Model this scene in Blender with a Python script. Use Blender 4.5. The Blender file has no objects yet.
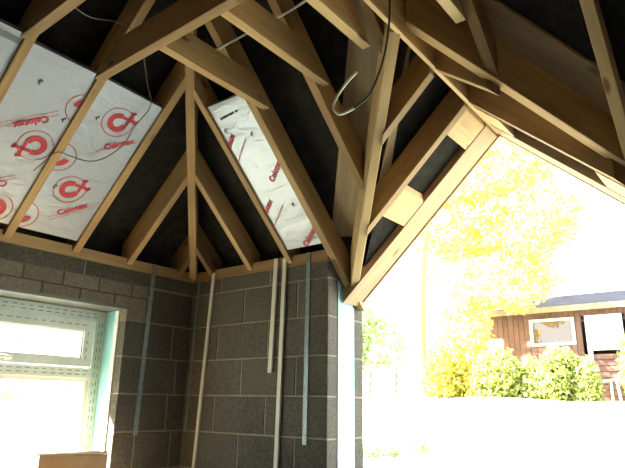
import bpy, bmesh, math, random
from mathutils import Vector, Matrix
import numpy as np
random.seed(7); rng = np.random.default_rng(7)
scene = bpy.context.scene
COL = scene.collection

# ------------------------------------------------------------------ camera
H = 1.537
cam_d = bpy.data.cameras.new('camera'); cam = bpy.data.objects.new('camera', cam_d); COL.objects.link(cam)
yaw, pitch, roll = .6708, .2876, .0168
fw = Vector((-math.sin(yaw)*math.cos(pitch), math.cos(yaw)*math.cos(pitch), math.sin(pitch)))
r0 = fw.cross(Vector((0, 0, 1))).normalized(); u0 = r0.cross(fw)
rr = r0*math.cos(roll)+u0*math.sin(roll); uu = -r0*math.sin(roll)+u0*math.cos(roll)
M = Matrix((rr, uu, -fw)).transposed().to_4x4(); M.translation = (0, 0, H)
cam.matrix_world = M
cam_d.sensor_width = 36; cam_d.lens = 572.7/625*36; cam_d.clip_end = 500; cam_d.clip_start = .02
scene.camera = cam

# ------------------------------------------------------------------ world, sun, exposure
w = bpy.data.worlds.new('World'); scene.world = w; w.use_nodes = True
bg = w.node_tree.nodes['Background']; bg.inputs[0].default_value = (.90, .95, 1, 1); bg.inputs[1].default_value = 2.8
sun_d = bpy.data.lights.new('sun', 'SUN'); sun_d.energy = 46; sun_d.angle = math.radians(1.5); sun_d.color = (1, .92, .81)
sun = bpy.data.objects.new('sun', sun_d); COL.objects.link(sun)
sdir = Vector((-1.0, -.80, 1.0))          # towards the sun
sun.rotation_euler = sdir.to_track_quat('Z', 'Y').to_euler(); sun.location = (2, 20, 20)
vs = scene.view_settings
vs.view_transform = 'Standard'; vs.look = 'None'; vs.gamma = 1; vs.use_curve_mapping = False; vs.exposure = 1.2

# ------------------------------------------------------------------ dimensions
XL, D, XE = -3.176, 2.6405, -1.9724     # left wall face, back wall face, end of back wall
XR, YF = 2.4, -3.1                      # right wall, front wall
TB, TL, TG = .93, .90, .93              # slopes of back, left and gable roofs
def zb(Y): return 2.42+TB*(2.59-Y)
def zl(X): return 2.42+TL*(X+3.131)
GX, GZ = -1.0, 3.0
def zg(X): return GZ-TG*abs(X-GX)
DV = .205                               # vertical depth of a rafter
TH = .045

# ------------------------------------------------------------------ materials
def mat(name, base=(.5, .5, .5), rough=.6, metal=0., builder=None):
    m = bpy.data.materials.new(name); m.use_nodes = True
    nt = m.node_tree; b = nt.nodes['Principled BSDF']
    b.inputs['Base Color'].default_value = (*base, 1); b.inputs['Roughness'].default_value = rough; b.inputs['Metallic'].default_value = metal
    if builder: builder(nt, b)
    return m
def N(nt, t, **kw):
    n = nt.nodes.new(t)
    for k, v in kw.items():
        if k.startswith('i_'): n.inputs[k[2:].replace('_', ' ')].default_value = v
        else: setattr(n, k, v)
    return n
def ramp(nt, stops):
    r = nt.nodes.new('ShaderNodeValToRGB'); e = r.color_ramp.elements
    while len(e) < len(stops): e.new(.5)
    for el, (p, c) in zip(e, stops): el.position = p; el.color = (*c, 1)
    return r
def wood(name, light, dark, knot):
    def b(nt, bs):
        L = nt.links
        tc = N(nt, 'ShaderNodeTexCoord'); oi = N(nt, 'ShaderNodeObjectInfo')
        mul = N(nt, 'ShaderNodeMath', operation='MULTIPLY'); mul.inputs[1].default_value = 37
        L.new(oi.outputs['Random'], mul.inputs[0])
        add = N(nt, 'ShaderNodeVectorMath', operation='ADD'); L.new(tc.outputs['Object'], add.inputs[0]); L.new(mul.outputs[0], add.inputs[1])
        mp = N(nt, 'ShaderNodeMapping'); mp.inputs['Scale'].default_value = (2.2, 34, 34); L.new(add.outputs[0], mp.inputs[0])
        n1 = N(nt, 'ShaderNodeTexNoise'); n1.inputs['Scale'].default_value = 1.0; n1.inputs['Detail'].default_value = 5; n1.inputs['Distortion'].default_value = .6
        L.new(mp.outputs[0], n1.inputs['Vector'])
        r1 = ramp(nt, [(.3, dark), (.62, light)]); L.new(n1.outputs['Fac'], r1.inputs[0])
        # big tonal drift
        n2 = N(nt, 'ShaderNodeTexNoise'); n2.inputs['Scale'].default_value = 1.7; L.new(add.outputs[0], n2.inputs['Vector'])
        r2 = ramp(nt, [(.3, (.72, .72, .72)), (.7, (1.08, 1.05, 1.0))]); L.new(n2.outputs['Fac'], r2.inputs[0])
        mx = N(nt, 'ShaderNodeMix', data_type='RGBA', blend_type='MULTIPLY'); mx.inputs[0].default_value = 1
        L.new(r1.outputs[0], mx.inputs[6]); L.new(r2.outputs[0], mx.inputs[7])
        # knots
        mp2 = N(nt, 'ShaderNodeMapping'); mp2.inputs['Scale'].default_value = (3.0, 8, 8); L.new(add.outputs[0], mp2.inputs[0])
        vo = N(nt, 'ShaderNodeTexVoronoi'); vo.inputs['Scale'].default_value = 1.0; L.new(mp2.outputs[0], vo.inputs['Vector'])
        r3 = ramp(nt, [(.06, (1, 1, 1)), (.14, (0, 0, 0))]); L.new(vo.outputs['Distance'], r3.inputs[0])
        mx2 = N(nt, 'ShaderNodeMix', data_type='RGBA'); L.new(r3.outputs[0], mx2.inputs[0]); L.new(mx.outputs[2], mx2.inputs[6]); mx2.inputs[7].default_value = (*knot, 1)
        L.new(mx2.outputs[2], bs.inputs['Base Color'])
        bp = N(nt, 'ShaderNodeBump'); bp.inputs['Strength'].default_value = .15; bp.inputs['Distance'].default_value = .01
        L.new(n1.outputs['Fac'], bp.inputs['Height']); L.new(bp.outputs[0], bs.inputs['Normal'])
    return mat(name, light, .65, 0, b)
def noisy(name, c1, c2, scale=40, rough=.9, bump=.3, detail=6, c3=None, metal=0., dist=.01, big=2.0):
    def b(nt, bs):
        L = nt.links; tc = N(nt, 'ShaderNodeTexCoord'); oi = N(nt, 'ShaderNodeObjectInfo')
        mul = N(nt, 'ShaderNodeMath', operation='MULTIPLY'); mul.inputs[1].default_value = 19
        L.new(oi.outputs['Random'], mul.inputs[0])
        add = N(nt, 'ShaderNodeVectorMath', operation='ADD'); L.new(tc.outputs['Object'], add.inputs[0]); L.new(mul.outputs[0], add.inputs[1])
        n1 = N(nt, 'ShaderNodeTexNoise'); n1.inputs['Scale'].default_value = scale; n1.inputs['Detail'].default_value = detail; n1.inputs['Roughness'].default_value = .7
        L.new(add.outputs[0], n1.inputs['Vector'])
        r1 = ramp(nt, [(.33, c1), (.67, c2)]); L.new(n1.outputs['Fac'], r1.inputs[0])
        n2 = N(nt, 'ShaderNodeTexNoise'); n2.inputs['Scale'].default_value = big; L.new(add.outputs[0], n2.inputs['Vector'])
        r2 = ramp(nt, [(.3, (.8, .8, .8)), (.7, (1.1, 1.1, 1.1))]); L.new(n2.outputs['Fac'], r2.inputs[0])
        mx = N(nt, 'ShaderNodeMix', data_type='RGBA', blend_type='MULTIPLY'); mx.inputs[0].default_value = 1
        L.new(r1.outputs[0], mx.inputs[6]); L.new(r2.outputs[0], mx.inputs[7]); L.new(mx.outputs[2], bs.inputs['Base Color'])
        if bump:
            bp = N(nt, 'ShaderNodeBump'); bp.inputs['Strength'].default_value = bump; bp.inputs['Distance'].default_value = dist
            L.new(n1.outputs['Fac'], bp.inputs['Height']); L.new(bp.outputs[0], bs.inputs['Normal'])
    return mat(name, c1, rough, metal, b)
PINE = wood('pine', (.60, .425, .225), (.46, .305, .15), (.16, .08, .03))
PINE2 = wood('pine_pale', (.70, .53, .30), (.57, .41, .21), (.25, .13, .05))
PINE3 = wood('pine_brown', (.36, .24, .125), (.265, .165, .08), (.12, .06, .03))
BARGE = wood('barge_timber', (.50, .345, .225), (.40, .265, .165), (.16, .09, .05))
BOARD = wood('valley_board', (.42, .33, .21), (.32, .245, .15), (.15, .09, .05))
BLOCK = noisy('concrete_block', (.062, .06, .052), (.158, .15, .128), 70, .95, .5)
BRICK = noisy('concrete_brick', (.17, .152, .122), (.29, .26, .21), 60, .95, .4)
MORTAR = noisy('mortar', (.25, .225, .185), (.36, .325, .27), 50, .95, .4)
MORTD = noisy('dark_mortar', (.07, .062, .05), (.11, .10, .08), 50, .95, .4)
FELT = noisy('roof_felt', (.016, .0165, .017), (.034, .0345, .033), 14, .95, .5, dist=.02)
FELT.node_tree.nodes['Principled BSDF'].inputs['Specular IOR Level'].default_value = .12
TILE = noisy('roof_tile', (.10, .09, .085), (.17, .15, .14), 20, .9, .3)
CONC = noisy('floor_screed', (.24, .225, .20), (.34, .32, .285), 8, .85, .1)
LAWN = noisy('lawn_grass', (.28, .28, .20), (.37, .365, .27), 3, .95, .3, big=.3)
GALV = noisy('galvanised_steel', (.22, .28, .31), (.32, .38, .41), 25, .45, 0, metal=.5)
BEAD = mat('white_bead', (.72, .72, .66), .5)
WHITE = mat('upvc_white', (.80, .84, .80), .35)
FILM = noisy('protective_film', (.60, .72, .68), (.70, .80, .76), 30, .3, 0)
PRINT = mat('film_print', (.20, .27, .27), .5)
BLUE = noisy('blue_liner', (.36, .80, .94), (.44, .84, .96), 5, .5, 0)
LINER = noisy('white_liner', (.80, .84, .85), (.86, .88, .88), 5, .6, 0)
RED = mat('red_print', (.62, .06, .09), .5)
REDT = mat('red_fine_print', (.66, .30, .31), .5)
INK = mat('black_ink', (.05, .05, .06), .6)
STEEL = mat('lintel_steel', (.15, .155, .15), .5, .4)
CABLEG = mat('grey_cable', (.17, .17, .16), .5)
CABLEW = mat('white_cable', (.78, .77, .72), .45)
CABLEK = mat('black_cable', (.05, .045, .04), .6)
CARD = noisy('cardboard', (.42, .29, .17), (.50, .36, .22), 12, .85, .05)
TEAL = mat('teal_sticker', (.02, .45, .42), .5)
SHEDW = wood('shed_boards', (.20, .11, .085), (.15, .08, .06), (.12, .05, .03))
SHEDR = noisy('shed_roof', (.07, .07, .09), (.10, .10, .125), 15, .9, .1)
SHEDR.node_tree.nodes['Principled BSDF'].inputs['Specular IOR Level'].default_value = .05
PLY = noisy('grey_sheet', (.40, .40, .39), (.50, .49, .48), 10, .8, .05)
BARK = noisy('bark', (.25, .19, .12), (.40, .32, .22), 12, .95, .5)
def foil_b(nt, bs):
    L = nt.links; tc = N(nt, 'ShaderNodeTexCoord')
    mp = N(nt, 'ShaderNodeMapping'); mp.inputs['Scale'].default_value = (3.0, 3.0, 9.0); L.new(tc.outputs['Object'], mp.inputs[0])
    n = N(nt, 'ShaderNodeTexNoise'); n.inputs['Scale'].default_value = 2.2; n.inputs['Detail'].default_value = 3; n.inputs['Distortion'].default_value = .8
    L.new(mp.outputs[0], n.inputs['Vector'])
    bp = N(nt, 'ShaderNodeBump'); bp.inputs['Strength'].default_value = .45; bp.inputs['Distance'].default_value = .02
    L.new(n.outputs['Fac'], bp.inputs['Height']); L.new(bp.outputs[0], bs.inputs['Normal'])
FOIL = mat('foil_facing', (.53, .60, .73), .5, .65, foil_b)
CORE = mat('foam_core', (.75, .68, .45), .8)
def glass_b(nt, bs):
    L = nt.links; out = nt.nodes['Material Output']
    tr = N(nt, 'ShaderNodeBsdfTransparent'); tr.inputs[0].default_value = (.94, .97, .95, 1)
    gl = N(nt, 'ShaderNodeBsdfGlossy'); gl.inputs['Roughness'].default_value = .02
    mx = N(nt, 'ShaderNodeMixShader'); mx.inputs[0].default_value = .06; L.new(tr.outputs[0], mx.inputs[1]); L.new(gl.outputs[0], mx.inputs[2])
    L.new(mx.outputs[0], out.inputs[0])
GLASS = mat('window_glass', (1, 1, 1), .05, 0, glass_b)
def leaf(name, c1, c2, tr=.5):
    def b(nt, bs):
        L = nt.links; out = nt.nodes['Material Output']
        g = N(nt, 'ShaderNodeNewGeometry')
        r = ramp(nt, [(0, c1), (1, c2)]); L.new(g.outputs['Random Per Island'], r.inputs[0])
        L.new(r.outputs[0], bs.inputs['Base Color'])
        t = N(nt, 'ShaderNodeBsdfTranslucent'); L.new(r.outputs[0], t.inputs[0])
        mx = N(nt, 'ShaderNodeMixShader'); mx.inputs[0].default_value = tr
        L.new(bs.outputs[0], mx.inputs[1]); L.new(t.outputs[0], mx.inputs[2]); L.new(mx.outputs[0], out.inputs[0])
    return mat(name, c1, .6, 0, b)
LEAFY = leaf('autumn_leaf', (.66, .56, .12), (.84, .77, .33), .6)
LEAFG = leaf('hedge_leaf_green', (.15, .24, .06), (.46, .46, .14), .5)
LEAFYG = leaf('hedge_leaf_yellow', (.38, .35, .05), (.62, .56, .14), .5)
LEAFD = leaf('far_leaf', (.18, .28, .10), (.36, .42, .20), .5)

# ------------------------------------------------------------------ builders
ORG = {}
def tag(o, label=None, cat=None, group=None, kind=None):
    if label: o['label'] = label
    if cat: o['category'] = cat
    if group: o['group'] = group
    if kind: o['kind'] = kind
    return o
def link(o, origin, parent=None):
    COL.objects.link(o); ORG[o.name] = Vector(origin)
    if parent: o.parent = parent; o.location = Vector(origin)-ORG[parent.name]
    else: o.location = origin
    return o
def empty(name, loc): return link(bpy.data.objects.new(name, None), loc)
def bevel(bm, off=.003):
    bmesh.ops.bevel(bm, geom=list(bm.edges), offset=off, segments=1, affect='EDGES', profile=.5)
def from_bm(name, bm, m, parent=None, origin=None):
    me = bpy.data.meshes.new(name)
    bmesh.ops.recalc_face_normals(bm, faces=bm.faces)
    if origin is None:
        vs_ = [v.co for v in bm.verts]
        origin = Vector((sum(v.x for v in vs_)/len(vs_), sum(v.y for v in vs_)/len(vs_), min(v.z for v in vs_)))
    origin = Vector(origin)
    for v in bm.verts: v.co -= origin
    bm.to_mesh(me); bm.free(); me.materials.append(m)
    return link(bpy.data.objects.new(name, me), origin, parent)
def box_bm(bm, a, b):
    r = bmesh.ops.create_cube(bm, size=1)['verts']
    for v in r: v.co = Vector([(a[i]+b[i])/2+v.co[i]*(b[i]-a[i]) for i in range(3)])
    return r
def box(name, a, b, m, parent=None, bev=0.):
    bm = bmesh.new(); box_bm(bm, a, b)
    if bev: bevel(bm, bev)
    return from_bm(name, bm, m, parent)
def boxes(name, lst, m, parent=None):
    bm = bmesh.new()
    for a, b in lst: box_bm(bm, a, b)
    return from_bm(name, bm, m, parent)
def prism_bm(bm, pts, ext):
    ext = Vector(ext); a = [bm.verts.new(p) for p in pts]; b = [bm.verts.new(Vector(p)+ext) for p in pts]
    n = len(pts); bm.faces.new(a); bm.faces.new(b[::-1])
    for i in range(n): bm.faces.new((a[i], b[i], b[(i+1) % n], a[(i+1) % n]))
def prism(name, pts, ext, m, parent=None, bev=0.):
    bm = bmesh.new(); prism_bm(bm, pts, ext); bmesh.ops.recalc_face_normals(bm, faces=bm.faces)
    if bev: bevel(bm, bev)
    return from_bm(name, bm, m, parent)
def timber(name, pts, ext, m, label, cat='rafter', group=None, bev=.0025, parent=None):
    """prism whose local X runs along its longest edge, so that grain follows it"""
    pts = [Vector(p) for p in pts]; ext = Vector(ext)
    es = [pts[(i+1) % len(pts)]-pts[i] for i in range(len(pts))]+[ext]
    x = max(es, key=lambda e: e.length).normalized(); y = min(es, key=lambda e: abs(e.normalized().dot(x)))
    y = (y-x*y.dot(x)).normalized(); z = x.cross(y)
    R = Matrix((x, y, z)).transposed(); o = sum(pts, Vector())/len(pts)+ext/2
    bm = bmesh.new(); prism_bm(bm, [R.transposed() @ (p-o) for p in pts], R.transposed() @ ext)
    bmesh.ops.recalc_face_normals(bm, faces=bm.faces)
    if bev: bevel(bm, bev)
    bmesh.ops.recalc_face_normals(bm, faces=bm.faces)
    me = bpy.data.meshes.new(name); bm.to_mesh(me); bm.free(); me.materials.append(m)
    ob = bpy.data.objects.new(name, me); COL.objects.link(ob)
    T = R.to_4x4(); T.translation = o
    if parent:
        ob.parent = parent; T.translation = o-ORG[parent.name]
    ob.matrix_basis = T; ORG[ob.name] = o
    if label: tag(ob, label, cat, group)
    return ob
def tube(name, pts, r, m, label=None, cat=None, parent=None, seg=8):
    """smooth Catmull-Rom cable"""
    P = [Vector(p) for p in pts]; P = [P[0]*2-P[1]]+P+[P[-1]*2-P[-2]]; path = []
    for i in range(1, len(P)-2):
        for k in range(8):
            t = k/8
            path.append(.5*((2*P[i])+(P[i+1]-P[i-1])*t+(2*P[i-1]-5*P[i]+4*P[i+1]-P[i+2])*t*t+(-P[i-1]+3*P[i]-3*P[i+1]+P[i+2])*t**3))
    path.append(P[-2]); bm = bmesh.new(); rings = []; up = Vector((.31, .52, .8)).normalized()
    for i, p in enumerate(path):
        d = (path[min(i+1, len(path)-1)]-path[max(i-1, 0)]).normalized(); a = d.cross(up).normalized(); b = d.cross(a); up = -a.cross(d) if False else up
        rings.append([bm.verts.new(p+r*(a*math.cos(2*math.pi*k/seg)+b*math.sin(2*math.pi*k/seg))) for k in range(seg)])
    for q, s in zip(rings, rings[1:]):
        for k in range(seg): bm.faces.new((q[k], q[(k+1) % seg], s[(k+1) % seg], s[k])).smooth = True
    bm.faces.new(rings[0]); bm.faces.new(rings[-1][::-1])
    o = from_bm(name, bm, m, parent)
    if label: tag(o, label, cat)
    return o

# ------------------------------------------------------------------ floor, ground
tag(box('floor', (XL-.1, YF-.1, -.15), (XR+.1, 2.98, 0), CONC), 'pale concrete floor slab of the extension', None, None, 'structure')
def lawn_z(x, y):
    t = min(max((y-3.6)/(11.0-3.6), 0), 1)
    return -.12+1.80*t
bm = bmesh.new(); gx = np.linspace(-45, 35, 60); gy = np.concatenate([np.linspace(-25, 2.0, 10), np.linspace(3.0, 12, 30), np.linspace(13, 60, 15)])
gv = [[bm.verts.new((x, y, lawn_z(x, y)+.05*math.sin(x*1.3+y*.7)*(1 if y > 4 else 0)-(.04 if y <= 3.1 else 0))) for x in gx] for y in gy]
for j in range(len(gy)-1):
    for i in range(len(gx)-1): bm.faces.new((gv[j][i], gv[j][i+1], gv[j+1][i+1], gv[j+1][i]))
tag(from_bm('lawn', bm, LAWN, origin=(0, 0, -.15)), 'sunlit lawn sloping up to the hedge', None, None, 'structure')

# ------------------------------------------------------------------ walls
BM = {}
def piece(kind, a, b, m, parent):
    """block/brick/noggin piece sharing mesh data with pieces of the same size"""
    key = (kind,)+tuple(round(b[i]-a[i], 3) for i in range(3))
    if key not in BM:
        bm = bmesh.new(); d = key[1:]; box_bm(bm, (-d[0]/2, -d[1]/2, 0), (d[0]/2, d[1]/2, d[2])); bevel(bm, .003)
        bmesh.ops.recalc_face_normals(bm, faces=bm.faces)
        me = bpy.data.meshes.new(kind); bm.to_mesh(me); bm.free(); me.materials.append(m); BM[key] = me
    return link(bpy.data.objects.new(kind, BM[key]), ((a[0]+b[0])/2, (a[1]+b[1])/2, a[2]), parent)
J = .005
WZ0, WZ1, WY0, WY1 = 1.0, 2.097, .55, 2.118      # window opening in the left wall
wl = boxes('wall_left', [((XL-.10, YF, 0), (XL-.004, WY0-.003, 2.35)), ((XL-.10, WY1+.003, 0), (XL-.004, D+.1, 2.35)),
                         ((XL-.10, WY0-.003, 0), (XL-.004, WY1+.003, WZ0-.003)), ((XL-.10, WY0-.003, WZ1+.003), (XL-.004, WY1+.003, 2.35))], MORTAR)
tag(wl, 'left blockwork wall with the window', None, None, 'structure')
def row(y0, y1, z0, z1, perps):
    ys = [y0]+[p for p in perps if y0+.06 < p < y1-.06]+[y1]
    for a, b in zip(ys, ys[1:]): piece('block', (XL-.095, a+(J if a > y0 else 0), z0+J), (XL, b-(J if b < y1 else 0), z1-J), BLOCK, wl)
for k in range(10):
    z0, z1 = .225*k, .225*(k+1)
    off = 2.27 if k % 2 else 2.495
    perps = [off-.45*i for i in range(14)][::-1]+([2.545] if k % 2 else [])
    segs = [(YF, D)]
    if z1 > WZ0+.01: segs = [(YF, WY0), (WY1, D)]
    if k == 9:
        row(YF, .10, z0, z1, perps); row(2.275, D, z0, z1, []); continue
    for a, b in segs: row(a, b, z0, z1, perps)
row(YF, D, 2.255, 2.352, [1.35-.45*i for i in range(10)][::-1]+[1.35, 1.80, 2.272])
# concrete bricks over the window, in three thin courses
for z0, z1, ps in ((2.178, 2.257, [.03+.2345*i for i in range(1, 10)]), (2.10, 2.172, [.147+.2345*i for i in range(9)]), (2.022, 2.094, [])):
    if not ps:
        piece('brick', (XL-.095, WY1, z0), (XL, 2.265, z1), BRICK, wl); continue
    ys = [.105]+[p for p in ps if .16 < p < 2.22]+[2.265]
    for a, b in zip(ys, ys[1:]): piece('brick', (XL-.095, a+.005, z0), (XL+.001, b-.005, z1), BRICK, wl)
box('mortar_bed', (XL-.02, .105, 2.10), (XL-.0035, 2.265, 2.257), MORTD, wl)
wb = boxes('wall_back', [((XL-.1, D+.004, 0), (XE-.003, D+.098, 2.35))], MORTAR)
tag(wb, 'back blockwork wall between corner and gable opening', None, None, 'structure')
base = [-2.651, -2.888, -2.672, -2.888, -2.686]
for k in range(11):
    z0, z1 = .225*k, min(.225*(k+1), 2.352)
    off = -2.655 if k % 2 else -2.888
    xs = [XL]+[x for x in (off, off+.45, off+.9) if XL+.06 < x < XE-.06]+[XE]
    for a, b in zip(xs, xs[1:]): piece('block', (a+(J if a > XL else 0), D, z0+J), (b-(J if b < XE else 0), D+.095, z1-J), BLOCK, wb)
# outer leaf and cavity closer of the back wall end
wo = boxes('wall_outer', [((XL-.34, D+.262, -.15), (XE-.003, D+.355, 2.115))], MORTAR)
tag(wo, 'outer leaf of the back wall', None, None, 'structure')
for k in range(10):
    z0, z1 = .225*k, min(.225*(k+1), 2.12)
    xs = [XE-.45*i-(.22 if k % 2 else 0) for i in range(3)]; xs = [XE]+[x for x in xs if x < XE-.05]
    for a, b in zip(xs, xs[1:]): piece('block', (b+J, D+.26, z0+J), (a-(0 if a == XE else J), D+.36, z1-J), BLOCK, wo)
cc = prism('cavity_closer', [(XE-.12, D+.099, 0), (XE-.12, D+.26, 0), (XE-.12, D+.26, 2.095), (XE-.12, D+.099, 2.245)], (.125, 0, 0), BLUE)
tag(cc, 'pale blue cavity closer board in the end of the back wall', 'board')
tag(box('edge_strip', (XE-.02, D+.096, 0), (XE+.004, D+.113, 2.23), LINER), 'narrow white strip along the cavity closer edge', 'strip')
# the rest of the shell, mostly behind the camera
YM = 2*(-.23)
tag(prism('wall_right', [(XR, YF-.3, 0), (XR, D+.36, 0), (XR, D+.36, 2.28), (XR, D, 2.57), (XR, -.23, zb(-.23)+.2), (XR, YM-D, 2.57), (XR, YF-.3, 2.36)], (.3, 0, 0), BLOCK), 'plain right side wall', None, None, 'structure')
tag(boxes('wall_front', [((XL-.34, YF-.3, 0), (-.9, YF, 2.42)), ((.9, YF-.3, 0), (XR+.3, YF, 2.42)), ((-.9, YF-.3, 2.1), (.9, YF, 2.42))], BLOCK), 'plain front wall with a doorway', None, None, 'structure')
tag(box('light_blocking_door', (-.9, YF-.2, 0), (.9, YF-.15, 2.1), PINE3), 'plain unseen door added to shut light out of the front doorway', None, None, 'structure')  # out of view, added to cut the light from the doorway
wr = boxes('wall_back_right', [((-.027, D+.004, 0), (XR, D+.098, 2.35)), ((-.027, D+.262, -.15), (XR, D+.355, 2.11))], MORTAR)
tag(wr, 'back wall right of the gable opening', None, None, 'structure')
for k in range(11):
    z0, z1 = .225*k, min(.225*(k+1), 2.352)
    xs = [-.03]+[x for x in [.195+(.225 if k % 2 else 0)+.45*i for i in range(6)] if x < XR-.06]+[XR]
    for a, b in zip(xs, xs[1:]): piece('block', (a+(J if a > 0 else 0), D, z0+J), (b-(J if b < XR else 0), D+.095, z1-J), BLOCK, wr)
    if k < 10: piece('block', (-.03, D+.26, z0+J), (.41, D+.36, min(z1, 2.11)-J), BLOCK, wr)
tag(prism('cavity_closer', [(.09, D+.099, 0), (.09, D+.26, 0), (.09, D+.26, 2.095), (.09, D+.099, 2.245)], (-.125, 0, 0), BLUE), 'pale blue cavity closer board right of the gable opening', 'board')
wlo = boxes('wall_left_outer', [((XL-.34, YF, -.15), (XL-.22, WY0, 2.11)), ((XL-.34, WY1, -.15), (XL-.22, D+.26, 2.11)), ((XL-.34, WY0, -.15), (XL-.22, WY1, WZ0)), ((XL-.34, WY0, WZ1), (XL-.22, WY1, 2.11))], BLOCK)
tag(wlo, 'outer leaf of the left wall', None, None, 'structure')

# ------------------------------------------------------------------ roof coverings
def slab(name, pts, up, lab):
    bm = bmesh.new(); prism_bm(bm, [Vector(p) for p in pts], Vector((0, 0, .018)))
    o = from_bm(name, bm, FELT); tag(o, lab, None, None, 'structure')
    bm = bmesh.new(); prism_bm(bm, [Vector(p)+Vector((0, 0, .0185)) for p in pts], Vector((0, 0, .06)))
    from_bm('tile_layer', bm, TILE, o)
    return o
f = DV+.002
YRi = -.23; ZR = zb(YRi)
XH = -3.131+(ZR-2.42)/TL                 # hip meets main ridge
def hipX(Y): return -3.131+TB*(2.59-Y)/TL
YV = 2.59-(GZ-2.42)/TB                    # where the gable ridge line meets the back slope
YE, XEv = 3.12, -3.75
yv = 2.98
slab('roof_back', [(hipX(YE), YE, zb(YE)+f), (-1.0-(YE-YV), YE, zb(YE)+f), (-1.0, YV, zb(YV)+f), (-1.0+(YE-YV), YE, zb(YE)+f), (XR+.4, YE, zb(YE)+f), (XR+.4, YRi, ZR+f), (XH, YRi, ZR+f)], 1, 'dark roof felt of the back slope')
slab('roof_left', [(hipX(YE), YE, zb(YE)+f), (XH, YRi, ZR+f), (hipX(YE), 2*YRi-YE, zb(YE)+f)], 1, 'dark roof felt of the left slope')
slab('roof_front', [(XH, YRi, ZR+f), (XR+.4, YRi, ZR+f), (XR+.4, 2*YRi-YE, zb(YE)+f), (hipX(YE), 2*YRi-YE, zb(YE)+f)], 1, 'dark roof felt of the front slope')
for s, nm in ((-1, 'left'), (1, 'right')):
    def gp(dx, Y): return (GX+s*dx, Y, GZ-TG*dx+f)
    slab('roof_gable_'+nm, [gp(0, YV), gp(0, 2.97), gp(2.97-YV, 2.97)], 1, 'black roofing felt of the small gable, %s slope' % nm)

# unseen strips added between plate and felt to stop daylight leaking in
def light_stop(n, a, b): tag(box('trim_%d' % n, a, b, FELT), 'dark light-blocking strip %d added under the roof edge' % n, None, None, 'structure')
light_stop(2, (XL-.16, YM-2.8, 2.35), (XL-.14, 2.82, zl(XL-.15)+DV))
light_stop(3, (XL-.14, D+.14, 2.33), (XE-.02, D+.16, zb(D+.15)+DV))
light_stop(4, (.12, D+.14, 2.11), (XR, D+.16, zb(D+.15)+DV))
light_stop(5, (XL-.14, YM-D-.16, 2.35), (XR, YM-D-.14, zb(D+.15)+DV))
# ------------------------------------------------------------------ wall plates
timber('wall_plate', [(XL, YF, 2.352), (XL, D+.099, 2.352), (XL, D+.099, 2.42), (XL, YF, 2.42)], (-.1, 0, 0), PINE, 'long pine wall plate on top of the left wall', 'wall plate')
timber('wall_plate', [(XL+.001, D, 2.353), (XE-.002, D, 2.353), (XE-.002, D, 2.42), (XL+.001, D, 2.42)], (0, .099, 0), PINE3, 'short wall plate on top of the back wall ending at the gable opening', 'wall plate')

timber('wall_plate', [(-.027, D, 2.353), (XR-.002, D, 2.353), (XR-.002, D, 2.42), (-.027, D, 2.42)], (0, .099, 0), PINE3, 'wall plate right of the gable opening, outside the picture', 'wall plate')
# ------------------------------------------------------------------ rafters
def hipY(X): return 2.59-TL*(X+3.131)/TB
bottom_notch = .0
def back_rafter(x0, ytop, ybot, m, lab, th=TH):
    ytop = max(hipY(x0+th/2)+.01, YRi+.05)
    pts = [(x0, ybot, zb(ybot)), (x0, ytop, zb(ytop)), (x0, ytop, zb(ytop)+DR), (x0, ybot, zb(ybot)+DR)]
    return timber('rafter', pts, (th, 0, 0), m, lab, 'rafter', 'back slope rafters')
def vY(X): return 1.79+(-1.0-X)/.94 if X < -1 else 1.79+(X+1.0)/.94
FT = 2.71; DR = .182
back_rafter(-2.29, .0, FT, PINE, 'back-slope rafter along the left edge of the single foil panel', .04)
back_rafter(-1.972, .0, 2.95, PINE, 'back-slope rafter at the end of the block wall, right of the foil panel', .047)
back_rafter(-1.575, .0, vY(-1.575)-.03, PINE, 'back-slope rafter running down behind the hanging white cable loop to the valley')
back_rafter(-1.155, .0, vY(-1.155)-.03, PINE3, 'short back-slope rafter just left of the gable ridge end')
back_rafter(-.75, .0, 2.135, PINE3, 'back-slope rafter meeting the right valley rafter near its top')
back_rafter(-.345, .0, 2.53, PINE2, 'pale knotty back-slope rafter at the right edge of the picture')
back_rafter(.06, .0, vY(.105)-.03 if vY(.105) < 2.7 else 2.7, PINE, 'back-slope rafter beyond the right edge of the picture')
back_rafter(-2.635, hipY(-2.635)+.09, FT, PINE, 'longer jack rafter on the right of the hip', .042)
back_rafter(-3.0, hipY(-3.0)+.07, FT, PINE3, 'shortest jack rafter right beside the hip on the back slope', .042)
def left_rafter(y0, xtop, m, lab, th=TH):
    xtop = hipX(y0+th/2)-.01
    xb = -3.25
    pts = [(xb, y0, zl(xb)), (xtop, y0, zl(xtop)), (xtop, y0, zl(xtop)+DV), (xb, y0, zl(xb)+DV)]
    return timber('rafter', pts, (0, th, 0), m, lab, 'rafter', 'left slope rafters')
left_rafter(1.70, hipX(1.725)-.05, PINE, 'left-slope rafter from the hip to the wall plate, right edge of the foil', .047)
left_rafter(1.30, -.6, PINE, 'left-slope rafter between the two printed foil panels')
left_rafter(.925, -.45, PINE, 'left-slope rafter at the top left corner of the picture')
left_rafter(.52, -.3, PINE, 'left-slope rafter beyond the left edge of the picture')
left_rafter(2.078, hipX(2.1)-.07, PINE, 'longer jack rafter on the left of the hip', .042)
left_rafter(2.485, hipX(2.5)-.06, PINE3, 'shortest jack rafter right beside the hip on the left slope', .042)
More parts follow.
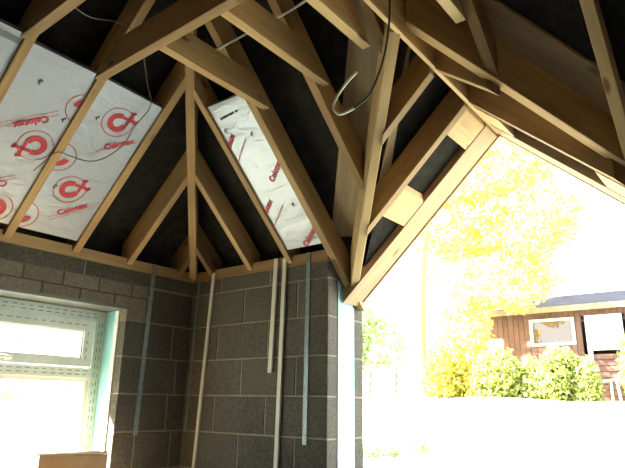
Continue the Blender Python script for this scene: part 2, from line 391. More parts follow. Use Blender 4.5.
# hip rafter and valley rafters: sloping member with vertical sides
def sloper(name, a, b, th, dv, m, lab, cat, drop=0.):
    a = Vector(a); b = Vector(b); d = (b-a); side = Vector((-d.y, d.x, 0)).normalized()*th
    dz = Vector((0, 0, dv)); o = -side/2-Vector((0, 0, drop))
    return timber(name, [a+o, b+o, b+o+dz, a+o+dz], side, m, lab, cat)
sloper('hip_rafter', (hipX(2.64), 2.64, zb(2.64)), (hipX(.3), .3, zb(.3)), .05, DV+.01, PINE, 'hip rafter rising out of the wall corner', 'rafter', .012)
VT, VBp = Vector((-1.0, 1.79, 3.03)), Vector((-1.88, 2.78, 2.205))
vl = sloper('valley_rafter', VT+Vector((-.01, .012, -.01)), VBp, .048, .235, PINE2, 'left valley rafter dropping to the end of the block wall', 'rafter')
vr = sloper('valley_rafter', Vector((-.995, 1.86, 3.085)), Vector((-.12, 2.755, 2.29)), .048, .20, PINE, 'right valley rafter running to the right edge of the picture', 'rafter')
# valley boards lying under the felt beside each valley
def board(plan, lab, m=BOARD):
    q = [Vector((x, y, zb(y)+DR+.001)) for x, y in plan]
    return timber('valley_board', q, (0, 0, .021), m, lab, 'valley board')
board([(-1.17, 1.745), (-1.99, 2.69), (-1.78, 2.72), (-1.01, 1.90)], 'wide grey-brown valley board behind the white cable loop')
board([(-.985, 1.685), (-.06, 2.62), (.0, 2.84), (-.985, 1.875)], 'wide grey-brown valley board below the dark felt at right')
# ties
def tieY(x0, m, lab, zt=3.035, y0=1.30, th=TH, ye=None):
    dpt = .145
    ye = ye or 2.59-(zt-2.42)/TB+.06
    pts = [(x0, y0, zt), (x0, ye, zt), (x0, ye-dpt/TB*1.0, zt+dpt), (x0, y0, zt+dpt)]
    timber('ceiling_tie', pts, (th, 0, 0), m, lab, 'tie', 'ceiling ties running to the back slope')
tieY(-1.925, PINE, 'ceiling tie over the foil panel, leftmost of the ties running to the back slope')
tieY(-1.53, PINE, 'ceiling tie second from the left with a knot on its underside')
tieY(-1.20, PINE2, 'ceiling tie ending above the white cable loop', ye=1.845)
tieY(-.795, PINE2, 'ceiling tie whose pale end shows left of the short rafter at the top edge', ye=1.925)
tieY(-.39, PINE, 'ceiling tie above the right edge of the picture')
def tieX(y0, xs, m, lab, zt=3.03, xe=XR):
    dpt = .15
    timber('ceiling_tie', [(xs, y0, zt), (xe, y0, zt), (xe, y0, zt+dpt), (xs+dpt/TL, y0, zt+dpt)], (0, .047, 0), m, lab, 'tie', 'ceiling ties crossing from the left slope')
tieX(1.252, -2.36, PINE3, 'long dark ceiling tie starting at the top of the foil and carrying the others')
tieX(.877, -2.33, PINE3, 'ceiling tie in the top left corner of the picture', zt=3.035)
# gable: ridge, rafters, ladder noggins, soffit
timber('ridge_board', [(GX-.011, 1.301, 3.025), (GX-.011, 2.93, 3.0), (GX-.011, 2.93, 3.2), (GX-.011, 1.301, 3.2)], (.022, 0, 0), PINE, 'thin ridge board of the small gable', 'ridge board')
def gable_rafter(s, y0, y1, dx0, dx1, m, nm, lab, dz=0., dv=DV-.002):
    pts = [(GX+s*dx0, y0, GZ-TG*dx0+dz), (GX+s*dx1, y0, GZ-TG*dx1+dz), (GX+s*dx1, y0, GZ-TG*dx1+dv), (GX+s*dx0, y0, GZ-TG*dx0+dv)]
    return timber(nm, pts, (0, y1-y0, 0), m, lab, 'rafter', 'small gable rafters')
def gable_jack(s, y0, y1, d0, d1, m, lab, z0=GZ, sl=TG):
    """gable rafter cut to the valley: its foot is splayed in plan"""
    def q(dx, y): return (GX+s*dx, y, z0-sl*dx)
    timber('gable_rafter', [q(.012, y0), q(d0, y0), q(d1, y1), q(.012, y1)], (0, 0, .178), m, lab, 'rafter', 'small gable rafters')
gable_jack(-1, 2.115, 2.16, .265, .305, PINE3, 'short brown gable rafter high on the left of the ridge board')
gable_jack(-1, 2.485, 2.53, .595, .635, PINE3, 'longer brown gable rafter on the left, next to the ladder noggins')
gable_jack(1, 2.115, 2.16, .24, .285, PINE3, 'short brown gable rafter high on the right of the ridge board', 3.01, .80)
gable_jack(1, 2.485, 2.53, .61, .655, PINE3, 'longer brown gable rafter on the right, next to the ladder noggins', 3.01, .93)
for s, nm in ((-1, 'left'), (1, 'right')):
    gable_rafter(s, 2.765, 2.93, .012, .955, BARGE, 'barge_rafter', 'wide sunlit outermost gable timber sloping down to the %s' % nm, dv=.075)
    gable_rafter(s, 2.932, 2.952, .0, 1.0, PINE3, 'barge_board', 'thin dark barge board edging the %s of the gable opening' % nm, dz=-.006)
timber('valley_board', [(x, y, zg(x)+.181) for x, y in ((-1.02, 1.985), (-1.54, 2.505), (-1.455, 2.505), (-1.055, 2.035))], (0, 0, .021), BOARD, 'narrow valley board on the gable side, right of the left valley rafter', 'valley board')
for s, nm in ((-1, 'left'), (1, 'right')):
    def up(dx, y): return (GX+s*dx, y, GZ-TG*dx+.052)
    tag(prism('underlay_strip', [up(.016, 2.532), up(.57, 2.532), up(.80, 2.763), up(.016, 2.763)], (0, 0, .01), FELT), 'black underlay strip above the gable ladder, %s slope' % nm, 'felt')
nog = {-1: [(.02, .135), (.40, .53)], 1: [(.02, .135), (.53, .66)]}
for s, nm in ((-1, 'left'), (1, 'right')):
    for (a, b), wh in zip(nog[s], ('touching the ridge board', 'lower down')):
        timber('noggin', [(GX+s*a, 2.531, GZ-TG*a+.004), (GX+s*b, 2.531, GZ-TG*b+.004), (GX+s*b, 2.531, GZ-TG*b+.05), (GX+s*a, 2.531, GZ-TG*a+.05)], (0, .233, 0), PINE2, 'pale gable ladder noggin on the %s, %s' % (nm, wh), 'noggin', 'gable ladder noggins')

# ------------------------------------------------------------------ foil-faced insulation boards with print
class Frame:
    """in-plane coordinates: u to the right, v up the slope, seen from below"""
    def __init__(s, side): s.side = side
    def P(s, u, v, n=0.):
        if s.side == 'L':
            l = math.hypot(1, TL); X = -3.131+v/l; nn = Vector((TL, 0, -1))/l
            return Vector((X, u, zl(X)))+nn*n
        l = math.hypot(1, TB); Y = 2.59-v/l; nn = Vector((0, -TB, -1))/l
        return Vector((u, Y, zb(Y)))+nn*n
REC = -.014; BND = {}
def foil_board(fr, u0, u1, v0, v1, lab, grp, skew=0., amp=.5):
    th = .06; nu, nv = 8, 20; bm = bmesh.new(); g = []
    for j in range(nv+1):
        r = []
        for i in range(nu+1):
            u = u0+(u1-u0)*i/nu; v = v0+(v1+skew*(i/nu)-v0)*j/nv
            e = 0 if i in (0, nu) or j in (0, nv) else .0022*(math.sin(v*31+u*9+u0)+math.sin(v*53-u*21+2))
            r.append(bm.verts.new(fr.P(u, v, REC+e*amp-.001)))
        g.append(r)
    back = [[bm.verts.new(fr.P(u, v, REC-th)) for u, v in ((u0, v0), (u1, v0), (u1, v1+skew), (u0, v1))]][0]
    for j in range(nv):
        for i in range(nu): bm.faces.new((g[j][i], g[j][i+1], g[j+1][i+1], g[j+1][i])).smooth = True
    bm.faces.new(back)
    def side(front, bk):
        f2 = [bm.verts.new(v.co) for v in front]; b2 = [bm.verts.new(v.co) for v in bk]; bm.faces.new(f2+b2)
    side([g[0][i] for i in range(nu+1)], [back[1], back[0]]); side([g[nv][i] for i in range(nu+1)][::-1], [back[3], back[2]])
    side([g[j][0] for j in range(nv+1)][::-1], [back[0], back[3]]); side([g[j][nu] for j in range(nv+1)], [back[2], back[1]])
    o = from_bm('insulation_board', bm, FOIL); tag(o, lab, 'insulation board', grp); BND[o.name] = (u0, u1); return o
TXT = {}
def text_mesh(s, size):
    key = (s, size)
    if key not in TXT:
        cu = bpy.data.curves.new('t', 'FONT'); cu.body = s; cu.size = size; cu.align_x = 'LEFT'; cu.resolution_u = 3
        if s == 'Celotex': cu.offset = .0021
        ob = bpy.data.objects.new('t', cu); COL.objects.link(ob); bpy.context.view_layer.update()
        me = bpy.data.meshes.new_from_object(ob.evaluated_get(bpy.context.evaluated_depsgraph_get()))
        TXT[key] = ([v.co.copy() for v in me.vertices], [tuple(p.vertices) for p in me.polygons])
        bpy.data.objects.remove(ob); bpy.data.curves.remove(cu); bpy.data.meshes.remove(me)
    return TXT[key]
def place(name, fr, uv, ang, verts, faces, m, parent, lift=None):
    lo, hi = BND[parent.name]; lift = lift or (.0052 if fr.side == 'B' else .0020)
    c, s = math.cos(ang), math.sin(ang); bm = bmesh.new(); vs_ = []
    for v in verts:
        x, y = v[0], v[1]; vs_.append(bm.verts.new(fr.P(uv[0]+c*x-s*y, uv[1]+s*x+c*y, REC+lift)))
    for fc in faces:
        us = [uv[0]+c*verts[i][0]-s*verts[i][1] for i in fc]
        if min(us) < lo-.02 or max(us) > hi+.02: continue
        try: bm.faces.new([vs_[i] for i in fc])
        except ValueError: pass
    for v_ in [v_ for v_ in bm.verts if not v_.link_faces]: bm.verts.remove(v_)
    if not bm.verts: bm.free(); return None
    return from_bm(name, bm, m, parent)
def ring(r0_, r1_, a0=0, a1=2*math.pi, n=40, cx=0, cy=0, sx=1.):
    V, F = [], []
    for i in range(n+1):
        a = a0+(a1-a0)*i/n
        V += [(cx+sx*r0_*math.cos(a), cy+r0_*math.sin(a)), (cx+sx*r1_*math.cos(a), cy+r1_*math.sin(a))]
        if i: F.append((2*i-2, 2*i-1, 2*i+1, 2*i))
    return V, F
def merge(*parts):
    V, F = [], []
    for v, f_ in parts:
        k = len(V); V += list(v); F += [tuple(i+k for i in q) for q in f_]
    return V, F
def bar(x0, y0, x1, y1, w):
    d = Vector((x1-x0, y1-y0)).normalized(); n = Vector((-d.y, d.x))*w/2
    return [(x0+n.x, y0+n.y), (x0-n.x, y0-n.y), (x1-n.x, y1-n.y), (x1+n.x, y1+n.y)], [(0, 1, 2, 3)]
def logo(fr, uv, ang, parent, text=True, cut=False):
    """ringed C and X device with the name beneath"""
    V, F = merge(ring(.083, .087), ring(.026, .056, math.radians(42), math.radians(318), 26))
    
    place('printed_device', fr, uv, ang, V, F, RED, parent)
    if cut: return
    V, F = merge(bar(.030, .026, .100, -.034, .017), bar(.036, -.030, .096, .034, .017), bar(.078, .036, .106, .024, .014), bar(.082, -.036, .108, -.022, .014))
    place('printed_cross', fr, uv, ang, V, F, RED, parent, .0024)
    if text:
        c, s = math.cos(ang), math.sin(ang)
        def off(x, y): return (uv[0]+c*x-s*y, uv[1]+s*x+c*y)
        v, f_ = text_mesh('Celotex', .050); place('printed_name', fr, off(-.095, -.150), ang, v, f_, RED, parent)
        v, f_ = text_mesh('www.', .026); place('printed_small', fr, off(-.145, -.150), ang, v, f_, REDT, parent)
        v, f_ = text_mesh('.co.uk', .030); place('printed_small', fr, off(.065, -.150), ang, v, f_, REDT, parent)
        place('printed_rule', fr, off(-.145, -.165), ang, *bar(0, 0, .28, 0, .004), REDT, parent)
FL, FB = Frame('L'), Frame('B')
def UL(X): return (X+3.131)*math.hypot(1, TL)
def UB(Y): return (2.59-Y)*math.hypot(1, TB)
fb2 = foil_board(FL, 1.346, 1.699, .012, UL(-2.40), 'printed foil board nearest the hip on the left slope', 'foil boards on the left slope', -.01)
fb1 = foil_board(FL, .971, 1.299, .012, UL(-2.40), 'printed foil board in the middle of the left slope with upside-down logo', 'foil boards on the left slope')
fb0 = foil_board(FL, .566, .924, .012, UL(-2.385), 'foil board at the left edge of the picture', 'foil boards on the left slope')
fb3 = foil_board(FB, -2.249, -1.973, .02, UB(1.862), 'pale foil board alone on the back slope with red slanting letters', 'foil boards on the back slope', -.004, .8)
A0 = math.radians(39)
PI = math.pi
logo(FL, (1.52, UL(-2.54)), A0, fb2); logo(FL, (1.49, UL(-2.89)), A0, fb2)
logo(FL, (1.345, UL(-2.765)), A0, fb2, False, True); logo(FL, (1.33, UL(-3.06)), A0, fb2, False, True)
logo(FL, (1.21, UL(-2.755)), A0+PI, fb1); logo(FL, (1.325, UL(-2.55)), A0+PI, fb1, False, True)
logo(FL, (1.19, UL(-3.06)), A0+PI, fb1)
logo(FL, (.78, UL(-2.60)), A0, fb0); logo(FL, (.75, UL(-2.95)), A0, fb0)
place('tape', FL, (.80, UL(-2.415)), 0, *bar(0, 0, .12, 0, .03), GALV, fb0)
A3 = math.radians(40)
for uv in ((-2.30, UB(2.09)), (-2.08, UB(2.25)), (-2.29, UB(2.41)), (-2.09, UB(2.58))):
    v, f_ = text_mesh('Celotex', .052); pl = [(-.02, 0)]
    c, s = math.cos(A3), math.sin(A3)
    v = [q for q in v]
    place('printed_name', FB, uv, A3, v, f_, RED, fb3)
    place('printed_rule', FB, (uv[0]+.02, uv[1]-.03), A3, *bar(0, 0, .24, 0, .010), REDT, fb3)
    place('printed_rule', FB, (uv[0]+.035, uv[1]-.055), A3, *bar(0, 0, .20, 0, .006), REDT, fb3)
V, F = merge(*[bar(x, 0, x+w_, 0, .013) for x, w_ in ((0, .012), (.017, .009), (.031, .012), (.048, .012), (.066, .008), (.079, .013), (.097, .010), (.125, .012))])
place('printed_code', FB, (-2.20, UB(1.925)), math.radians(4), V, F, INK, fb3)
def pen(fr, u, v, parent, a=.6):
    V, F = merge(bar(0, 0, .022, .008, .006), bar(.010, .004, .004, -.014, .006), bar(.022, .008, .018, -.004, .005))
    place('pen_mark', fr, (u, v), a, V, F, INK, parent)
pen(FL, 1.07, UL(-2.52), fb1); pen(FL, 1.255, UL(-2.62), fb1); pen(FL, 1.40, UL(-2.56), fb2); pen(FL, 1.40, UL(-2.90), fb2)
pen(FB, -2.06, UB(2.03), fb3); pen(FB, -2.22, UB(1.98), fb3); pen(FB, -2.04, UB(2.37), fb3)

# ------------------------------------------------------------------ window in the left wall
Xw = -3.39
wn = empty('window_1', (Xw-.03, (WY0+WY1)/2, WZ0)); tag(wn, 'white window with protective film in the left wall', None, None, 'structure')
def frame_part(name, y0, y1, z0, z1, wdt, x0, x1, m, parent, wb=None):
    wb = wb or wdt
    return boxes(name, [((x0, y0, z0), (x1, y0+wdt, z1)), ((x0, y1-wdt, z0), (x1, y1, z1)), ((x0, y0+wdt, z0), (x1, y1-wdt, z0+wb)), ((x0, y0+wdt, z1-wdt), (x1, y1-wdt, z1))], m, parent)
fo = frame_part('window_frame', WY0+.006, 2.112, WZ0+.004, 2.088, .066, Xw-.07, Xw, FILM, wn)
box('transom', (Xw-.068, WY0+.072, 1.668), (Xw-.001, 2.046, 1.728), FILM, wn)
MY = .98
box('mullion', (Xw-.068, MY, WZ0+.07), (Xw-.002, MY+.06, 2.022), FILM, wn)
sa = frame_part('sash_frame', MY+.05, 2.032, 1.734, 2.018, .066, Xw-.06, Xw+.016, FILM, wn, .044)
frame_part('sash_bead', MY+.115, 1.967, 1.777, 1.953, .012, Xw-.03, Xw+.006, WHITE, wn)
frame_part('glazing_bead', MY+.06, 2.046, WZ0+.07, 1.668, .026, Xw-.045, Xw-.012, WHITE, wn)
g1 = box('pane', (Xw-.036, MY+.12, 1.78), (Xw-.030, 1.965, 1.95), GLASS, wn)
g2 = box('pane', (Xw-.046, MY+.064, WZ0+.074), (Xw-.040, 2.040, 1.664), GLASS, wn)
box('pane', (Xw-.046, WY0+.074, WZ0+.074), (Xw-.040, MY, 2.02), GLASS, wn)
def sticker(y, z, x, par):
    bm = bmesh.new(); bmesh.ops.create_cone(bm, cap_ends=True, segments=14, radius1=.0065, radius2=.0065, depth=.002)
    bmesh.ops.transform(bm, matrix=Matrix.Translation((x, y, z)) @ Matrix.Rotation(math.pi/2, 4, 'Y'), verts=bm.verts); from_bm('sticker', bm, TEAL, par)
for y, z in ((1.60, 1.855), (1.925, 1.935), (1.905, 1.79), (1.47, 1.86)): sticker(y, z, Xw-.028, g1)
for y, z in ((1.935, 1.60), (1.45, 1.59)): sticker(y, z, Xw-.038, g2)
# printed dashes on the film
def dashes(name, horiz, fixed, a, b, x, parent, rows=2):
    bm = bmesh.new(); t = a
    while t < b:
        for r_ in range(rows):
            L_ = .030 if (int(t*50)+r_) % 3 else .018; o_ = fixed+(r_-.5)*.022
            if horiz: box_bm(bm, (x, t, o_-.0028), (x+.0008, t+L_, o_+.0028))
            else: box_bm(bm, (x, o_-.0028, t), (x+.0008, o_+.0028, t+L_))
        t += .052
    from_bm(name, bm, PRINT, parent)
dashes('film_lettering', True, 2.055, MY, 2.05, Xw, fo); dashes('film_lettering', False, 2.08, 1.1, 2.0, Xw, fo, 2)
dashes('film_lettering', True, 1.998, MY+.08, 1.99, Xw+.016, sa, 1); dashes('film_lettering', False, 2.0, 1.77, 1.97, Xw+.016, sa, 1)
dashes('film_lettering', True, 1.698, MY+.08, 2.03, Xw-.001, wn, 2)
hd = box('handle', (Xw+.016, 1.50, 1.748), (Xw+.034, 1.535, 1.77), WHITE, wn, .003); box('lever', (Xw+.028, 1.44, 1.752), (Xw+.042, 1.53, 1.766), WHITE, wn, .004)
# lintel, jamb liner, window board
tag(boxes('trim_1', [((XL-.34, WY0-.1, WZ1-.006), (XL+.004, WY1+.0, WZ1+.002)), ((XL+.001, WY0-.1, WZ1-.006), (XL+.005, WY1+.02, WZ1+.012))], STEEL), 'grey steel lintel over the window', None, None, 'structure')
tag(box('jamb_liner', (Xw+.001, WY1-.006, WZ0+.02), (XL-.112, WY1+.02, WZ1-.008), BLUE), 'bright blue liner board in the window reveal', 'board')
tag(box('jamb_strip', (XL-.110, WY1-.008, WZ0+.02), (XL-.070, WY1+.02, WZ1-.008), LINER), 'narrow white strip beside the blue window reveal liner', 'strip')
tag(box('window_board', (Xw+.001, WY0+.003, WZ0-.02), (XL+.004, WY1-.01, WZ0+.003), PINE2), 'timber window board under the window', 'window board')

# ------------------------------------------------------------------ strips and straps on the walls
def strip(nm, p, q, wdt, th, m, lab, cat='strip', holes=False, wall='B', grp=None):
    """thin vertical strip standing off the wall between two points (u, z)"""
    (u0, z0), (u1, z1) = p, q
    bm = bmesh.new()
    def W(u, z, n): return Vector((u, D-n, z)) if wall == 'B' else Vector((XL+n, u, z))
    pts = [W(u0-wdt/2, z0, .002), W(u0+wdt/2, z0, .002), W(u1+wdt/2, z1, .002), W(u1-wdt/2, z1, .002)]
    nrm = Vector((0, -th, 0)) if wall == 'B' else Vector((th, 0, 0))
    prism_bm(bm, pts, nrm); o = from_bm(nm, bm, m); tag(o, lab, cat, grp)
    if holes:
        bm = bmesh.new(); n = int(abs(z1-z0)/.05)
        for i in range(1, n):
            t = i/n; u = u0+(u1-u0)*t+(.008 if i % 2 else -.008); z = z0+(z1-z0)*t
            v = [bm.verts.new(W(u+.0035*math.cos(a), z+.0035*math.sin(a), th+.0024)) for a in [k*math.pi/4 for k in range(8)]]; bm.faces.new(v)
        from_bm('nail_holes', bm, INK, o)['kind'] = 'stuff'
    return o
strip('edge_bead', (-2.954, 2.395), (-3.09, .02), .026, .014, BEAD, 'white strip leaning on the back wall nearest the corner')
strip('edge_bead', (-2.376, 2.415), (-2.398, 1.71), .030, .014, BEAD, 'short white strip on the back wall, left of the long one', grp=None)
strip('edge_bead', (-2.304, 2.405), (-2.345, .02), .028, .014, BEAD, 'long white strip in the middle of the back wall')
strip('restraint_strap', (-2.119, 2.42), (-2.124, 1.315), .030, .004, GALV, 'perforated steel strap on the back wall near its right end', 'strap', True)
strip('restraint_strap', (-3.105, 2.37), (-3.145, 1.34), .030, .004, GALV, 'steel strap on the back wall close to the corner', 'strap', True)
strip('restraint_strap', (2.290, 2.42), (2.268, 1.33), .030, .004, GALV, 'steel strap on the left wall between window and corner', 'strap', True, 'L')

# ------------------------------------------------------------------ cardboard box and sheet
wt = empty('work_table', (-2.93, 1.75, 0)); tag(wt, 'rough timber work table under the window holding the cardboard box', 'table')
box('table_top', (-3.17, 1.3, .965), (-2.70, 2.2, 1.004), PINE3, wt, .003)
for x in (-3.14, -2.80):
    for y in (1.34, 2.09): box('leg', (x, y, 0), (x+.07, y+.07, .965), PINE3, wt, .003)
bx = empty('cardboard_box', (-3.01, 1.782, 1.004)); tag(bx, 'brown cardboard box in front of the window', 'box')
bx.rotation_euler.z = math.radians(-31)
def bpart(n, a, b, m=CARD): 
    bm = bmesh.new(); box_bm(bm, a, b); bevel(bm, .0015); o = from_bm(n, bm, m, None); o.parent = bx; return o
bpart('carton', (-.09, -.165, 0), (.09, .165, .255)); bpart('flap', (-.095, -.185, .255), (.094, .001, .261)); bpart('flap', (-.095, .003, .255), (.094, .168, .261))
bpart('printed_mark', (.0895, -.13, .165), (.0905, -.06, .185), PRINT)
# ------------------------------------------------------------------ cables
tube('grey_cable', [(-2.058, .93, 3.12), (-2.075, 1.045, 3.12), (-2.09, 1.20, 3.19), (-2.16, 1.35, 3.23), (-2.28, 1.46, 3.22), (-2.36, 1.55, 3.14), (-2.398, 1.608, 3.05), (-2.508, 1.594, 2.951), (-2.585, 1.59, 2.868), (-2.667, 1.54, 2.795), (-2.705, 1.47, 2.76), (-2.71, 1.378, 2.755), (-2.712, 1.302, 2.752), (-2.763, 1.275, 2.715), (-2.83, 1.25, 2.66)], .003, CABLEG, 'thin grey cable drooping across the printed foil board', 'cable')
tube('white_cable', [(-1.2, 1.60, 3.26), (-1.295, 1.621, 3.24), (-1.361, 1.634, 3.235), (-1.485, 1.643, 3.232), (-1.674, 1.645, 3.235), (-1.86, 1.659, 3.245), (-1.985, 1.676, 3.26)], .0055, CABLEW, 'white cable strung between two ceiling ties', 'cable')
lp = [(-1.148, 1.72, 2.843), (-1.201, 1.72, 2.81), (-1.247, 1.71, 2.747), (-1.25, 1.70, 2.702), (-1.216, 1.70, 2.663), (-1.148, 1.70, 2.668), (-1.087, 1.71, 2.706), (-1.047, 1.715, 2.777), (-1.02, 1.72, 2.857), (-.996, 1.72, 2.96), (-.975, 1.70, 3.05), (-.965, 1.69, 3.177), (-.962, 1.68, 3.30)]
ck = empty('cable_loop', (-1.1, 1.7, 2.66)); tag(ck, 'looped cable end hanging from the gable ridge in front of the valley board', 'cable')
tube('white_length', lp[:6], .0062, CABLEW, parent=ck); tube('dark_cable', lp[5:], .0042, CABLEK, parent=ck)  # cable drawn white along the first part of the loop, black above

# ------------------------------------------------------------------ garden
def leaves(name, n, sampler, size, m, parent):
    P = np.array([sampler() for _ in range(n)]); a = rng.normal(size=(n, 3)); a /= np.linalg.norm(a, axis=1)[:, None]
    b = np.cross(a, rng.normal(size=(n, 3))); b /= np.linalg.norm(b, axis=1)[:, None]
    sz = size*(.6+.8*rng.random(n))[:, None]; c = np.cross(a, b)
    V = np.concatenate([P-a*sz, P+b*sz*.5+c*sz*.12, P+a*sz, P-b*sz*.5+c*sz*.12], 1).reshape(-1, 3)
    o0 = Vector((P[:, 0].mean(), P[:, 1].mean(), P[:, 2].min())); V -= np.array(o0)
    me = bpy.data.meshes.new(name); me.from_pydata(V.tolist(), [], np.arange(4*n).reshape(-1, 4).tolist()); me.materials.append(m)
    o = link(bpy.data.objects.new(name, me), o0, parent); o['kind'] = 'stuff'; return o
def blob(c, r, hollow=.55):
    def s():
        d = rng.normal(size=3); d /= np.linalg.norm(d); k = hollow+(1-hollow)*rng.random()**.6
        return [c[i]+d[i]*r[i]*k*(1+.12*math.sin(7*d[(i+1) % 3]+3*c[0])) for i in range(3)]
    return s
def multi(bl): 
    w_ = np.array([b[1][0]*b[1][2] for b in bl]); w_ = np.cumsum(w_/w_.sum()); ss = [blob(*b) for b in bl]
    return lambda: ss[int(np.searchsorted(w_, rng.random()))]()
def shrub(c, r, n, m, lab, size=.055, grp='garden shrubs in front of the shed'):
    t = empty('shrub', (c[0], c[1], lawn_z(c[0], c[1]))); tag(t, lab, 'shrub', grp)
    z0 = lawn_z(c[0], c[1])
    bl = [((c[0]+r[0]*.6*math.cos(k*2.1), c[1]+r[1]*.5*math.sin(k*2.1), z0+r[2]*(.5+.3*math.sin(k*1.7))), (r[0]*.62, r[1]*.62, r[2]*.62)) for k in range(7)]
    leaves('foliage', n, multi(bl), size, m, t)
    bm = bmesh.new()
    for k in range(7):
        q = Vector((c[0]+random.uniform(-.5, .5)*r[0], c[1]+random.uniform(-.3, .3)*r[1], z0-.06)); e = q+Vector((random.uniform(-.2, .2), random.uniform(-.1, .1), r[2]*.9))
        prism_bm(bm, [q+Vector((.02*math.cos(a), .02*math.sin(a), 0)) for a in (0, 2.1, 4.2)], e-q)
    from_bm('stem', bm, BARK, t)
shrub((-5.15, 11.3, 0), (.75, .55, .80), 5200, LEAFYG, 'bright yellow shrub at the left end of the hedge row')
shrub((-4.05, 11.4, 0), (.72, .55, .68), 5200, LEAFG, 'yellow-green shrub in the middle of the hedge row')
shrub((-3.02, 11.4, 0), (.46, .45, .70), 4200, LEAFG, 'green shrub at the right end of the row beside the shed door')
shrub((-1.88, 12.4, 0), (.46, .45, .95), 3600, LEAFG, 'green shrub right of the shed door at the picture edge')
# yellow tree
tr = empty('tree', (-5.6, 12.2, lawn_z(0, 12))); tag(tr, 'large yellow autumn tree with washed-out foliage', 'tree')
zt0 = lawn_z(0, 12)
tube('trunk', [(-6.35, 12.2, zt0-.1), (-6.4, 12.2, zt0+1.5), (-6.3, 12.2, zt0+3.2), (-6.0, 12.2, zt0+4.6)], .13, BARK, parent=tr, seg=10)
for e in ((-4.4, 12.0, zt0+4.6), (-5.0, 12.4, zt0+5.6), (-7.3, 12.4, zt0+4.8), (-3.9, 12.1, zt0+3.3)):
    tube('branch', [(-6.33, 12.2, zt0+2.6), ((-6.33+e[0])/2, 12.2, zt0+3.7 if e[2] > zt0+4 else zt0+3.0), e], .05, BARK, parent=tr)
tb = [((-4.6, 12.2, zt0+5.0), (1.5, 1.2, 1.0)), ((-3.9, 12.2, zt0+3.7), (1.3, 1.1, .9)), ((-5.4, 12.2, zt0+3.9), (1.1, 1.0, .9)), ((-4.4, 12.2, zt0+2.5), (1.2, .9, .7)), ((-5.3, 12.2, zt0+5.9), (1.2, 1., .8)), ((-5.2, 11.9, zt0+1.5), (.6, .6, .8)), ((-7.0, 12.2, zt0+5.2), (1.0, .9, .9))]
leaves('foliage', 19000, multi(tb), .075, LEAFY, tr)
for (x, y, r, h, lab) in ((-16, 24, 2.5, 5.5, 'pale green tree far behind the fence'), (-20, 7.0, 2.0, 1.9, 'pale green bush seen low through the window'), (-19, 13.4, 2.2, 1.9, 'pale green bush far left of the window view')):
    t = empty('far_tree', (x, y, lawn_z(x, y))); tag(t, lab, 'tree'); zz = lawn_z(x, y)
    tube('trunk', [(x, y, zz-.1), (x+.05, y, zz+h*.4), (x, y, zz+h*.7)], .12, BARK, parent=t)
    leaves('foliage', 2600, multi([((x+random.uniform(-1, 1), y+random.uniform(-1, 1), zz+h*random.uniform(.35, .8)), (r*.6, r*.6, h*.25)) for _ in range(6)]), .16, LEAFD, t)
# low plants on the lawn
for k, (x, y, lab) in enumerate(((-4.85, 7.5, 'small green tuft on the lawn, nearest the wall end'), (-4.55, 7.6, 'small green tuft on the lawn, middle one'), (-4.2, 7.8, 'small green tuft on the lawn, right one'))):
    t = empty('plant_tuft', (x, y, lawn_z(x, y))); tag(t, lab, 'plant', 'green tufts on the lawn')
    leaves('foliage', 160, blob((x, y, lawn_z(x, y)+.06), (.17, .14, .09), .2), .035, LEAFD, t)
ll = leaves('fallen_leaves', 130, lambda: (lambda x, y: (x, y, lawn_z(x, y)+.05*math.sin(x*1.3+y*.7)+.02))(rng.uniform(-3.4, -1.7), rng.uniform(7.2, 8.6)), .022, BARK, None)
tag(ll, 'scattered brown fallen leaves on the bright lawn', 'leaves')
# garden fence
fn = empty('garden_fence', (-7.2, 12.6, lawn_z(0, 12.6))); tag(fn, 'low weathered rail fence left of the yellow tree', 'fence'); zf = lawn_z(0, 12.6)
for i in range(5): box('post', (-8.9+i*.75, 12.6, zf-.1), (-8.82+i*.75, 12.68, zf+.75), SHEDW, fn, .004)
for z in (.18, .40, .62): box('rail', (-9.0, 12.575, zf+z), (-5.8, 12.6, zf+z+.07), SHEDW, fn, .003)
# shed
SY = 13.5; SZ = lawn_z(0, 13)-.05
sd = empty('garden_shed', (-2.8, SY+1, SZ)); tag(sd, 'brown boarded garden shed with grey roof behind the shrubs', 'shed')
def hole(x0, x1): return (x0 < -3.35 and x1 > -4.24, x0 < -2.38 and x1 > -3.07)
x = -5.4
while x < -.2:
    wi, do = hole(x, x+.118)
    if wi:
        box('wall_board', (x, SY, SZ), (x+.118, SY+.03, 2.9), SHEDW, sd, .004); box('wall_board', (x, SY, 3.44), (x+.118, SY+.03, 3.66), SHEDW, sd, .004)
    elif do: box('wall_board', (x, SY, 3.47), (x+.118, SY+.03, 3.66), SHEDW, sd, .004)
    else: box('wall_board', (x, SY, SZ), (x+.118, SY+.03, 3.66), SHEDW, sd, .004)
    x += .124
boxes('shed_body', [((-5.4, SY+.03, SZ), (-5.34, SY+2.4, 3.66)), ((-.26, SY+.03, SZ), (-.2, SY+2.4, 3.66)), ((-5.4, SY+2.4, SZ), (-.2, SY+2.46, 3.66))], SHEDW, sd)
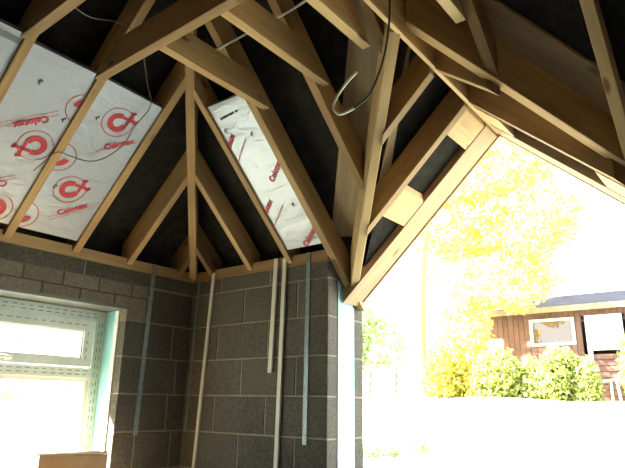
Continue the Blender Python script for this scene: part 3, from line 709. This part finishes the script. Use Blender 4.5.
swf = boxes('shed_window', [((-4.28, SY-.03, 2.86), (-3.31, SY+.03, 2.92)), ((-4.28, SY-.03, 3.40), (-3.31, SY+.03, 3.46)), ((-4.28, SY-.03, 2.92), (-4.22, SY+.03, 3.40)), ((-3.37, SY-.03, 2.92), (-3.31, SY+.03, 3.40))], WHITE, sd)
box('pane', (-4.22, SY+.005, 2.92), (-3.37, SY+.012, 3.40), GLASS, swf)
box('curtain', (-4.2, SY+.06, 2.92), (-3.4, SY+.09, 3.42), SHEDW, swf)
dr = boxes('shed_door', [((-3.09, SY-.02, SZ), (-3.0, SY+.03, 3.47)), ((-2.45, SY-.02, SZ), (-2.36, SY+.03, 3.47)), ((-3.0, SY-.02, 3.40), (-2.45, SY+.03, 3.47)), ((-3.0, SY-.02, 2.72), (-2.45, SY+.03, 2.80))], WHITE, sd)
box('glazing_glare', (-3.0, SY+.012, 2.80), (-2.45, SY+.02, 3.40), WHITE, dr)  # white panel: bright reflection in the door glass put into its colour
for i in range(8): box('door_board', (-3.0, SY, SZ+.02+i*.125), (-2.45, SY+.022, SZ+.135+i*.125), SHEDW, dr, .004)
sr = prism('shed_roof', [(-5.7, SY-.35, 3.58), (-5.7, SY+1.25, 4.10), (-5.7, SY+2.9, 3.58), (-5.7, SY+2.9, 3.64), (-5.7, SY+1.25, 4.18), (-5.7, SY-.35, 3.66)], (5.8, 0, 0), SHEDR, sd)
box('fascia', (-5.7, SY-.38, 3.55), (.1, SY-.35, 3.67), BARK, sd)
# hand rail by the shed door
hr = empty('hand_rail', (-2.75, 12.9, lawn_z(0, 12.9))); tag(hr, 'white tubular hand rail by the shed door', 'rail'); zz = lawn_z(0, 12.9)
tube('rail_tube', [(-2.95, 12.9, zz-.05), (-2.95, 12.9, zz+.28), (-2.88, 12.9, zz+.34), (-2.55, 12.9, zz+.40), (-2.50, 12.9, zz+.36), (-2.45, 12.9, zz-.05)], .022, WHITE, parent=hr)
tube('rail_post', [(-2.60, 12.9, zz-.05), (-2.60, 12.9, zz+.2), (-2.60, 12.9, zz+.38)], .018, WHITE, parent=hr)
